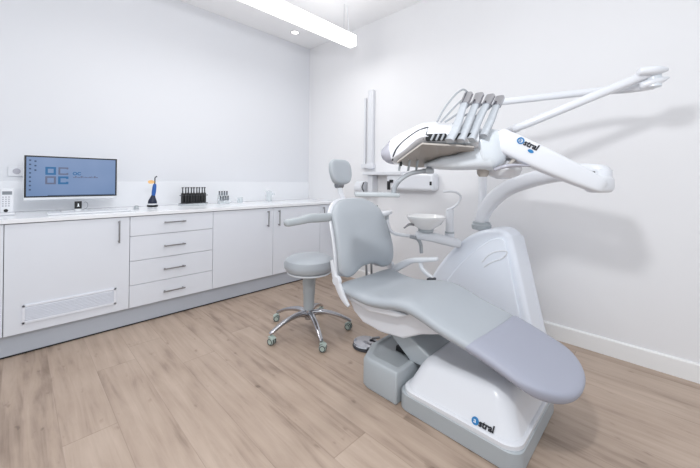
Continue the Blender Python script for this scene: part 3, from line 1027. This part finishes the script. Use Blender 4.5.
# armrests
bm = NB(); sweep(bm, [(1.455, 1.60, 0.930), (1.36, 1.60, 0.932), (1.27, 1.60, 0.935), (1.22, 1.60, 0.927), (1.115, 1.60, 0.920)], [(0.024, 0.026), (0.03, 0.029), (0.03, 0.028), (0.028, 0.023), (0.027, 0.022)], n=3, dome=0.02); obj('armrest', bm, 'gray', t)
bm = NB(); sweep(bm, [(1.985, 1.46, 0.51), (2.0, 1.38, 0.565), (2.0, 1.31, 0.60), (2.0, 1.22, 0.622), (2.0, 1.12, 0.645)], [(0.018, 0.026), (0.02, 0.026), (0.022, 0.019), (0.022, 0.017), (0.02, 0.014)], n=3, dome=0.012); obj('armrest', bm, 'plast', t)
bm = NB(); sweep(bm, [(2.0, 1.25, 0.605), (2.0, 1.235, 0.565), (2.0, 1.20, 0.535), (2.0, 1.145, 0.505)], [(0.012, 0.014)] * 4, n=3); obj('armrest_strut', bm, 'plast', t)
bm = NB(); box(bm, 1.95, 2.012, 1.125, 1.165, 0.47, 0.515); obj('strut_bracket', bm, 'dark', t, bevel=0.004)

# ------------------------------------------------------------------ dental unit
t = thing('dental_unit', 'white dental unit with swing arms, instrument head and spittoon beside the chair', 'dental unit', (2.45, 1.0, 0))
unit = t
outl = [(1.50, 0.0), (1.43, 0.22), (1.345, 0.42), (1.27, 0.54), (1.20, 0.63), (1.10, 0.732), (1.03, 0.785), (0.95, 0.826), (0.87, 0.845), (0.81, 0.845), (0.765, 0.82), (0.735, 0.75), (0.63, 0.28), (0.565, 0.0)]
pth = cr_path([Vector((a, b, 0)) for a, b in outl], 3)
outl_s = [(v.x, v.y) for v in pth]
bm = NB(); extrude_poly(bm, outl_s, 'x', 2.335, 2.56)
body = obj('column_body', bm, 'unit', t, bevel=0.035, seg=5)
pan = [(1.36, 0.0), (1.29, 0.25), (1.19, 0.44), (1.09, 0.575), (0.98, 0.69), (0.89, 0.765), (0.83, 0.79), (0.795, 0.78), (0.775, 0.72), (0.69, 0.30), (0.62, 0.0)]
pv = cr_path([Vector((a, b, 0)) for a, b in pan], 3)
bm = NB(); extrude_poly(bm, [(v.x, v.y) for v in pv], 'x', 2.322, 2.34)
obj('front_panel', bm, 'unit', body, bevel=0.008, seg=3)
arc = [on(482, 262, 'x', 2.322), on(490, 254, 'x', 2.322), on(500, 251, 'x', 2.322), on(507, 252, 'x', 2.322), on(503, 258, 'x', 2.322), on(492, 262, 'x', 2.322), on(484, 267, 'x', 2.322)]
bm = NB(); sweep(bm, arc, (0.004, 0.005), seg=8); obj('panel_grip', bm, 'plast', body)
# back lip
bm = NB(); extrude_poly(bm, [(0.80, 0.80), (0.745, 0.79), (0.70, 0.60), (0.60, 0.16), (0.55, 0.0), (0.62, 0.0)], 'x', 2.52, 2.60)
obj('rear_lip', bm, 'unit', body, bevel=0.02, seg=4)

# lamp post and lamp arms
pb = Q(482, 230, 2.50)
post = Vector((2.47, 0.985, 0))
pp = Q(482.5, 200, 2.47)
bm = NB(); lathe(bm, [(0.034, 0.80), (0.034, 1.0), (0.031, 1.01), (0.031, 1.46), (0.026, 1.475)], (pp.x, pp.y, 0), seg=20); obj('lamp_post', bm, 'plast', t)
root = Q(517, 128, 1.95)
tipp = Q(650, 73, 1.62)
bm = NB(); sweep(bm, [Vector((pp.x, pp.y, 1.45)), (Vector((pp.x, pp.y, 1.45)) + root) / 2 + UP * 0.01, root], [0.026, 0.026, 0.026]); obj('post_link', bm, 'plast', t)
bm = NB(); sweep(bm, [root - (tipp - root) * 0.02, root + (tipp - root) * 0.1, tipp], [(0.026, 0.020), (0.026, 0.024), (0.024, 0.022)], n=2.6, dome=0.02, curve=False); ar = obj('lamp_arm', bm, 'plast', t)
w1, w2 = root + (tipp - root) * 0.16, root + (tipp - root) * 0.26
bm = NB(); sweep(bm, [w1 - FWD * 0.022 + UP * 0.006, w2 - FWD * 0.022 + UP * 0.006], (0.006, 0.008), dome=0.004, curve=False, seg=10); obj('arm_slot', bm, 'gray', ar)
tip2 = Q(652, 84, 1.64)
lfar = Q(492, 103, 1.98)
bm = NB(); sweep(bm, [lfar, Q(586, 92.5, 1.85), Q(628, 88.5, 1.73), tip2], [(0.020, 0.020), (0.021, 0.021), (0.024, 0.024), (0.030, 0.028)], dome=0.02, curve=True, n=2.4); obj('lamp_arm', bm, 'plast', t)
bm = NB(); sweep(bm, [Q(640, 72, 1.62), Q(653, 71, 1.60), Q(663, 70.5, 1.60)], [(0.03, 0.020), (0.036, 0.022), (0.028, 0.013)], dome=0.012, n=2.5); obj('knuckle_upper', bm, 'plast', t)
bm = NB(); sweep(bm, [Q(642, 86, 1.65), Q(655, 82, 1.62), Q(664, 79, 1.62)], [(0.032, 0.022), (0.036, 0.02), (0.026, 0.010)], dome=0.012, n=2.5); obj('knuckle_lower', bm, 'plast', t)
kc = Q(654, 78, 1.62)
bm = NB(); lathe(bm, [(0.030, -0.045), (0.030, 0.036)], kc, seg=18); obj('knuckle_pin', bm, 'plast2', t)

# lower swing arm
la = [Q(481.5, 221, 2.44), Q(485.5, 210, 2.42), Q(496, 197, 2.36), Q(512, 186.5, 2.26), Q(540, 177.5, 2.02), Q(572, 172, 1.79), Q(600, 172.5, 1.67)]
bm = NB(); sweep(bm, la, [(0.046, 0.042), (0.046, 0.048), (0.046, 0.052), (0.046, 0.050), (0.046, 0.046), (0.05, 0.046), (0.05, 0.043)], n=3.4, seg=24, dome=0.045); obj('lower_arm', bm, 'plast', t)
jb = Q(481.5, 223, 2.44)
bm = NB(); lathe(bm, [(0.066, -0.045), (0.07, -0.03), (0.07, -0.012), (0.062, -0.006), (0.062, 0.008)], jb, seg=28); obj('arm_pivot', bm, 'gray', t)
el = Q(601, 180, 1.63)
bm = NB(); lathe(bm, [(0.001, -0.060), (0.040, -0.060), (0.046, -0.05), (0.046, 0.05), (0.001, 0.055)], el, seg=32); elb = obj('elbow', bm, 'plast', t)
q = Q(592, 172.5, 1.60)
bm = NB(); lathe(bm, [(0.001, -0.012), (0.006, -0.012), (0.006, 0.012), (0.001, 0.012)], q, seg=12, axis='y'); obj('elbow_screw', bm, 'black', elb)
# upper arm
ua = [Q(596, 184.5, 1.56), Q(572, 173.5, 1.58), Q(548, 162.5, 1.60), Q(522, 150.5, 1.63), Q(500, 140.3, 1.655)]
bm = NB(); sweep(bm, ua, [(0.043, 0.038), (0.043, 0.049), (0.044, 0.055), (0.045, 0.059), (0.044, 0.058)], n=5, seg=28, dome=0.04); uo = obj('upper_arm', bm, 'plast', t)
bm = NB(); sweep(bm, [Q(594, 184, 1.565), Q(604, 184, 1.59)], [(0.045, 0.042), (0.044, 0.042)], n=4, seg=24, dome=0.03, curve=False); obj('arm_end_cap', bm, 'plast', t)
axd = (ua[0] - ua[4]).normalized()
nrm_ = Vector((-FWD.x, -FWD.y, 0))
nrm_ = (nrm_ - axd * nrm_.dot(axd)).normalized()
upd = nrm_.cross(axd).normalized()
if upd.z < 0: upd = -upd
ha, na = hit_on(uo, 516, 141.5)
hb_, nb_ = hit_on(uo, 533, 149.0)
nrm_ = (na + nb_).normalized(); axd = (hb_ - ha).normalized(); upd = nrm_.cross(axd)
lorg = ha + nrm_ * 0.002
logo(uo, lorg, axd, upd, 0.034, ring=True)
# head hub
bm = NB(); sweep(bm, [Q(474, 152, 1.68), Q(484, 150, 1.69), Q(496, 148, 1.70)], [(0.08, 0.085), (0.09, 0.110), (0.075, 0.095)], n=3, seg=28, dome=0.02); hub = obj('arm_hub', bm, 'plast2', t)
hb = Q(503, 168, 1.74)
bm = NB(); lathe(bm, [(0.001, -0.06), (0.035, -0.058), (0.075, -0.04), (0.092, -0.01), (0.085, 0.03), (0.05, 0.06), (0.001, 0.07)], hb, seg=30); obj('hub_dome', bm, 'plast', t)
bm = NB(); lathe(bm, [(0.02, -0.03), (0.03, -0.015), (0.032, 0.02)], Q(483, 171, 1.70), seg=18); obj('hub_collar', bm, 'under', t)
bm = NB(); sweep(bm, [Q(495, 169.5, 1.62), Q(507, 166, 1.60), Q(518, 165.5, 1.60), Q(529, 166, 1.60)], [(0.010, 0.008), (0.024, 0.010), (0.020, 0.008), (0.010, 0.004)], dome=0.006, n=2.4); obj('brake_lever', bm, 'nose', t)
bm = NB(); sweep(bm, [Q(509, 165, 1.62), Q(518, 156, 1.63)], 0.010, seg=10, curve=False); obj('lever_pin', bm, 'under', t)
# mount under the head
bm = NB(); sweep(bm, [Q(427, 165, 1.72), Q(440, 163.5, 1.72), Q(458, 162, 1.71), Q(474, 158, 1.70), Q(484, 154, 1.69)], [(0.05, 0.012), (0.080, 0.032), (0.088, 0.044), (0.088, 0.066), (0.085, 0.095)], n=3, seg=26, dome=0.01); mo = obj('head_mount', bm, 'plast2', t)
bm = NB(); lathe(bm, [(0.0885, -0.001), (0.0885, 0.001)], (0, 0, 0), seg=6); bm.free()

# instrument head (pod)
def chaikin(r):
    out = []
    for i in range(len(r)):
        a, b = r[i], r[(i + 1) % len(r)]
        out += [a * 0.78 + b * 0.22, a * 0.22 + b * 0.78]
    return out


ST = [
    [(382.5, 159, 1.65), (380.5, 154, 1.64), (381.5, 149, 1.70), (382.5, 151, 1.76), (383.5, 160, 1.76)],
    [(387.5, 163, 1.61), (384.5, 152, 1.60), (385.5, 144, 1.68), (387.5, 148, 1.82), (390.5, 164, 1.80)],
    [(394, 163, 1.58), (391, 148, 1.57), (393, 136, 1.68), (397, 140, 1.86), (402, 165, 1.82)],
    [(405, 155, 1.54), (403, 140, 1.54), (408, 128.5, 1.68), (412, 131, 1.89), (414, 167, 1.84)],
    [(421, 141, 1.50), (419, 130, 1.51), (424, 122, 1.68), (428, 123, 1.90), (430, 168, 1.85)],
    [(437, 142, 1.50), (436, 128.5, 1.52), (440, 122, 1.68), (444, 122.5, 1.90), (442, 164, 1.85)],
    [(458, 143, 1.52), (457, 128.5, 1.54), (460, 123.5, 1.68), (462, 123.5, 1.90), (460, 158, 1.85)],
    [(479, 145, 1.55), (479, 132.5, 1.57), (480, 127.5, 1.68), (482, 127.5, 1.84), (476, 155, 1.80)],
]
RG = []
for s_ in ST:
    r = [Q(*p_) for p_ in s_]
    RG.append(chaikin(chaikin(r)))
rg = []                                    # denser along the length
cols = [cr_path([RG[k][i] for k in range(len(RG))], 4) for i in range(len(RG[0]))]
rg = [[c[k] for c in cols] for k in range(len(cols[0]))]
bm = NB(); loft(bm, rg[7:])
bvh = BVHTree.FromBMesh(bm)
pod = obj('instrument_head', bm, 'plast', t)
bm = NB(); loft(bm, rg[:8]); obj('head_end_cap', bm, 'nose', t)


def snap(px, py, d, lift=0.002):
    p = Q(px, py, d)
    c0 = Vector((0, 0, CAM_Z))
    hit = bvh.ray_cast(c0, (p - c0).normalized())
    if hit[0] is None:
        h = bvh.find_nearest(p); return h[0] - (p - c0).normalized() * lift
    return hit[0] - (p - c0).normalized() * lift


seam = [snap(x, y, 1.55, 0.0) for x, y in ((392.5, 160.5), (394, 154), (397.5, 147.5), (405, 140), (416, 132), (424, 128.5), (428, 127.5))]
bm = NB(); sweep(bm, seam, 0.0042, seg=8); obj('side_seam', bm, 'dark', pod)
bm = NB(); sweep(bm, [snap(x, y, 1.55, 0.0) for x, y in ((428, 127.5), (426.5, 133), (423, 139.5))], 0.0022, seg=8); obj('side_seam', bm, 'dark', pod)
# underside tray plate, its shade included in the beige
ug = []
for (nx, ny, nd, fx_, fy_, fd) in ((397, 161, 1.575, 406, 164.5, 1.80), (409, 152, 1.54, 416, 166, 1.82), (422, 142.5, 1.51, 428, 166, 1.83), (437, 143.5, 1.51, 441, 163, 1.83), (458, 144.5, 1.53, 459, 158, 1.83), (474, 146, 1.55, 473, 155, 1.79)):
    ug.append((Q(nx, ny, nd), Q(fx_, fy_, fd)))
bm = NB()
dn = Vector((0, 0, -0.004)) - FWD * 0.002
loft(bm, [[a, b, b + dn * 2.2, a + dn * 2.2] for a, b in ug]); obj('underside_plate', bm, 'under', pod, smooth=False)
for (xa, xb) in ((426.5, 446), (456, 463), (468, 474)):
    pts_ = [snap(xa + (xb - xa) * k / 4, 137.6 - (xa + (xb - xa) * k / 4 - 427) * 0.03, 1.52, 0.0005) for k in range(5)]
    bm = NB(); sweep(bm, pts_, (0.004, 0.017), n=4, dome=0.004, seg=12); rec = obj('port_recess', bm, 'black', pod)
for px in (432, 437, 442, 447):
    c = snap(px, 137.4, 1.52, 0.004)
    bm = NB(); sweep(bm, [c - RGT * 0.004 - UP * 0.012, c + RGT * 0.007 + UP * 0.012], (0.006, 0.005), n=2.5, dome=0.004, curve=False, seg=10); obj('instrument_port', bm, 'hose', pod)
bm = NB(); sweep(bm, [snap(x, y, 1.52, 0.003) for x, y in ((447, 143), (456, 143.5), (466, 143), (477, 141.5))], 0.0045, seg=8); obj('front_rim', bm, 'gray', pod)
bm = NB(); sweep(bm, [Q(401, 161.5, 1.60), Q(401, 166, 1.60)], 0.006, seg=10, curve=False); obj('lock_knob', bm, 'black', pod)
for (px, d_) in ((400, 1.62), (409, 1.66), (417, 1.70)):
    bm = NB(); sweep(bm, [Q(px + 1, 160, d_), Q(px - 1, 171, d_)], 0.006, seg=10, curve=False); obj('hanger_peg', bm, 'gray', pod)

# whip arms with metal tips, and their hoses
W = [((449, 141, 1.50), (456.5, 127, 1.54), (463.5, 106, 1.62), (468.5, 94.5, 1.66)),
     ((460, 141, 1.52), (467.5, 124, 1.57), (474.5, 107, 1.63), (479.5, 95, 1.67)),
     ((470, 140, 1.54), (478, 121, 1.60), (485, 107, 1.64), (490.5, 96.5, 1.68)),
     ((483, 136, 1.58), (490, 122, 1.61), (495.5, 108, 1.65), (500, 98, 1.69))]
for k, w_ in enumerate(W):
    p = [Q(*a) for a in w_]
    bm = NB(); sweep(bm, p, [(0.023, 0.014), (0.022, 0.013), (0.019, 0.011), (0.020, 0.010)], n=2.6, seg=14); wo = obj('whip_arm', bm, 'whip', t)
    e0 = p[2] + (p[3] - p[2]) * 0.15
    dr = (p[3] - p[2]).normalized()
    bm = NB(); sweep(bm, [e0, p[3] + dr * 0.004], (0.022, 0.014), n=4, seg=14, curve=False); obj('tip_clamp', bm, 'chrome', wo)
    bm = NB(); sweep(bm, [e0 + RGT * 0.012 - FWD * 0.012, p[3] + RGT * 0.012 - FWD * 0.012], (0.004, 0.004), seg=8, curve=False); obj('tip_edge', bm, 'dark', wo)
HS = [[(437, 122, 1.60), (444, 109, 1.62), (455, 95, 1.64), (463, 89.5, 1.66), (468, 92.5, 1.67)],
      [(441, 122, 1.60), (449, 113, 1.62), (458, 103.5, 1.64), (466, 97, 1.665)],
      [(445, 122, 1.60), (455, 115.5, 1.61), (466, 108, 1.64), (477, 97.5, 1.68)],
      [(453, 124, 1.60), (464, 116, 1.61), (477, 108.5, 1.65), (488, 98, 1.69)],
      [(466, 124, 1.62), (474, 117, 1.63), (487, 110, 1.66), (498, 99, 1.70)]]
for h in HS:
    bm = NB(); sweep(bm, [Q(*a) for a in h], 0.0048, seg=8); obj('hose', bm, 'hose', t)

# handle and instrument tray hanging below the head
bm = NB(); sweep(bm, [Q(393.5, 194, 1.62), Q(395, 187, 1.62), Q(400, 180, 1.62), (Q(409, 174.2, 1.64)), Q(419, 171.8, 1.68), Q(431, 170.5, 1.70)], [(0.014, 0.011)] * 6, seg=12); obj('tray_bracket', bm, 'hose', t)
bm = NB(); sweep(bm, [Q(424, 171, 1.69), Q(432, 171, 1.70)], (0.022, 0.014), n=4, curve=False); sweep(bm, [Q(429, 170.5, 1.70), Q(429, 163, 1.72)], 0.014, curve=False); obj('bracket_clamp', bm, 'hose', t)
mt = frame_mtx(Q(375, 194.5, 1.66), RGT, FWD)
bm = NB(); box(bm, -0.105, 0.118, -0.07, 0.10, -0.010, 0.010, mt); tr = obj('instrument_tray', bm, 'gray', t, bevel=0.006)

# spittoon bowl, filler, arm
bc = Q(426, 217, 2.40)
bm = NB(); lathe(bm, [(0.05, -0.09), (0.055, -0.088), (0.066, -0.078), (0.108, -0.050), (0.135, -0.012), (0.142, 0.0), (0.143, 0.008), (0.136, 0.010), (0.126, -0.008), (0.09, -0.045), (0.03, -0.07), (0.001, -0.072)], bc, seg=40); obj('spittoon_bowl', bm, 'porc', t)
bm = NB(); lathe(bm, [(0.052, -0.110), (0.056, -0.105), (0.056, -0.089), (0.05, -0.087)], bc, seg=30); obj('bowl_ring', bm, 'gray', t)
bm = NB(); sweep(bm, [Q(418, 235, 2.40), Q(432, 237, 2.40), Q(444, 240, 2.42), Q(457, 243, 2.44)], [(0.05, 0.030), (0.052, 0.034), (0.05, 0.036), (0.05, 0.034)], n=3.2, dome=0.02, seg=22); obj('bowl_arm', bm, 'plast', t)
bm = NB(); sweep(bm, [Q(404, 228, 2.32), Q(409, 224.5, 2.34), Q(414, 225, 2.36)], [0.006, 0.009, 0.007], seg=10); obj('bowl_tap', bm, 'steel', t)
fc = Q(449.5, 236, 2.46)
ft = Q(449.5, 210, 2.46)
bm = NB(); lathe(bm, [(0.034, -0.01), (0.034, 0.02), (0.030, 0.022), (0.029, ft.z - fc.z), (0.022, ft.z - fc.z + 0.01)], fc, seg=22); fi = obj('glass_filler', bm, 'plast', t)
bm = NB(); lathe(bm, [(0.0345, 0.022), (0.0345, 0.034)], fc, seg=22); obj('filler_band', bm, 'gray', fi)
bm = NB(); sweep(bm, [Q(447, 210, 2.46), Q(453, 207.5, 2.45), Q(459, 202, 2.44), Q(460.5, 196, 2.43), Q(456, 192.2, 2.43), Q(449, 191.2, 2.43), Q(443, 192, 2.43)], [(0.022, 0.010), (0.020, 0.010), (0.012, 0.009), (0.009, 0.009), (0.009, 0.009), (0.009, 0.009), (0.008, 0.008)], seg=12); obj('water_spout', bm, 'plast', t)

# assistant holder and suction hose
bm = NB(); sweep(bm, [Q(378, 211.5, 2.5), Q(384, 213.5, 2.49), Q(391, 212, 2.48)], [(0.04, 0.014), (0.035, 0.022), (0.03, 0.014)], n=3, dome=0.01); ah = obj('assistant_holder', bm, 'plast', t)
bm = NB(); sweep(bm, [Q(376.5, 205.5, 2.48), Q(377, 211, 2.48)], 0.010, seg=10, curve=False); obj('suction_tip', bm, 'dark', ah)
bm = NB(); sweep(bm, [Q(387, 213, 2.48), Q(387, 220, 2.48)], 0.014, seg=12, curve=False); obj('holder_stem', bm, 'gray', ah)
bm = NB(); sweep(bm, [Q(387, 219, 2.48), Q(389, 228, 2.46), Q(394, 233, 2.44), Q(402, 235, 2.43), Q(412, 236, 2.42), Q(418, 237, 2.41)], 0.013, seg=12); obj('assistant_arm', bm, 'plast', t)
bm = NB(); sweep(bm, [Q(410, 236.5, 2.38), Q(417, 238.5, 2.38), Q(420.5, 244, 2.38), Q(421.5, 253, 2.38)], 0.013, seg=12); obj('suction_hose', bm, 'hose', t)
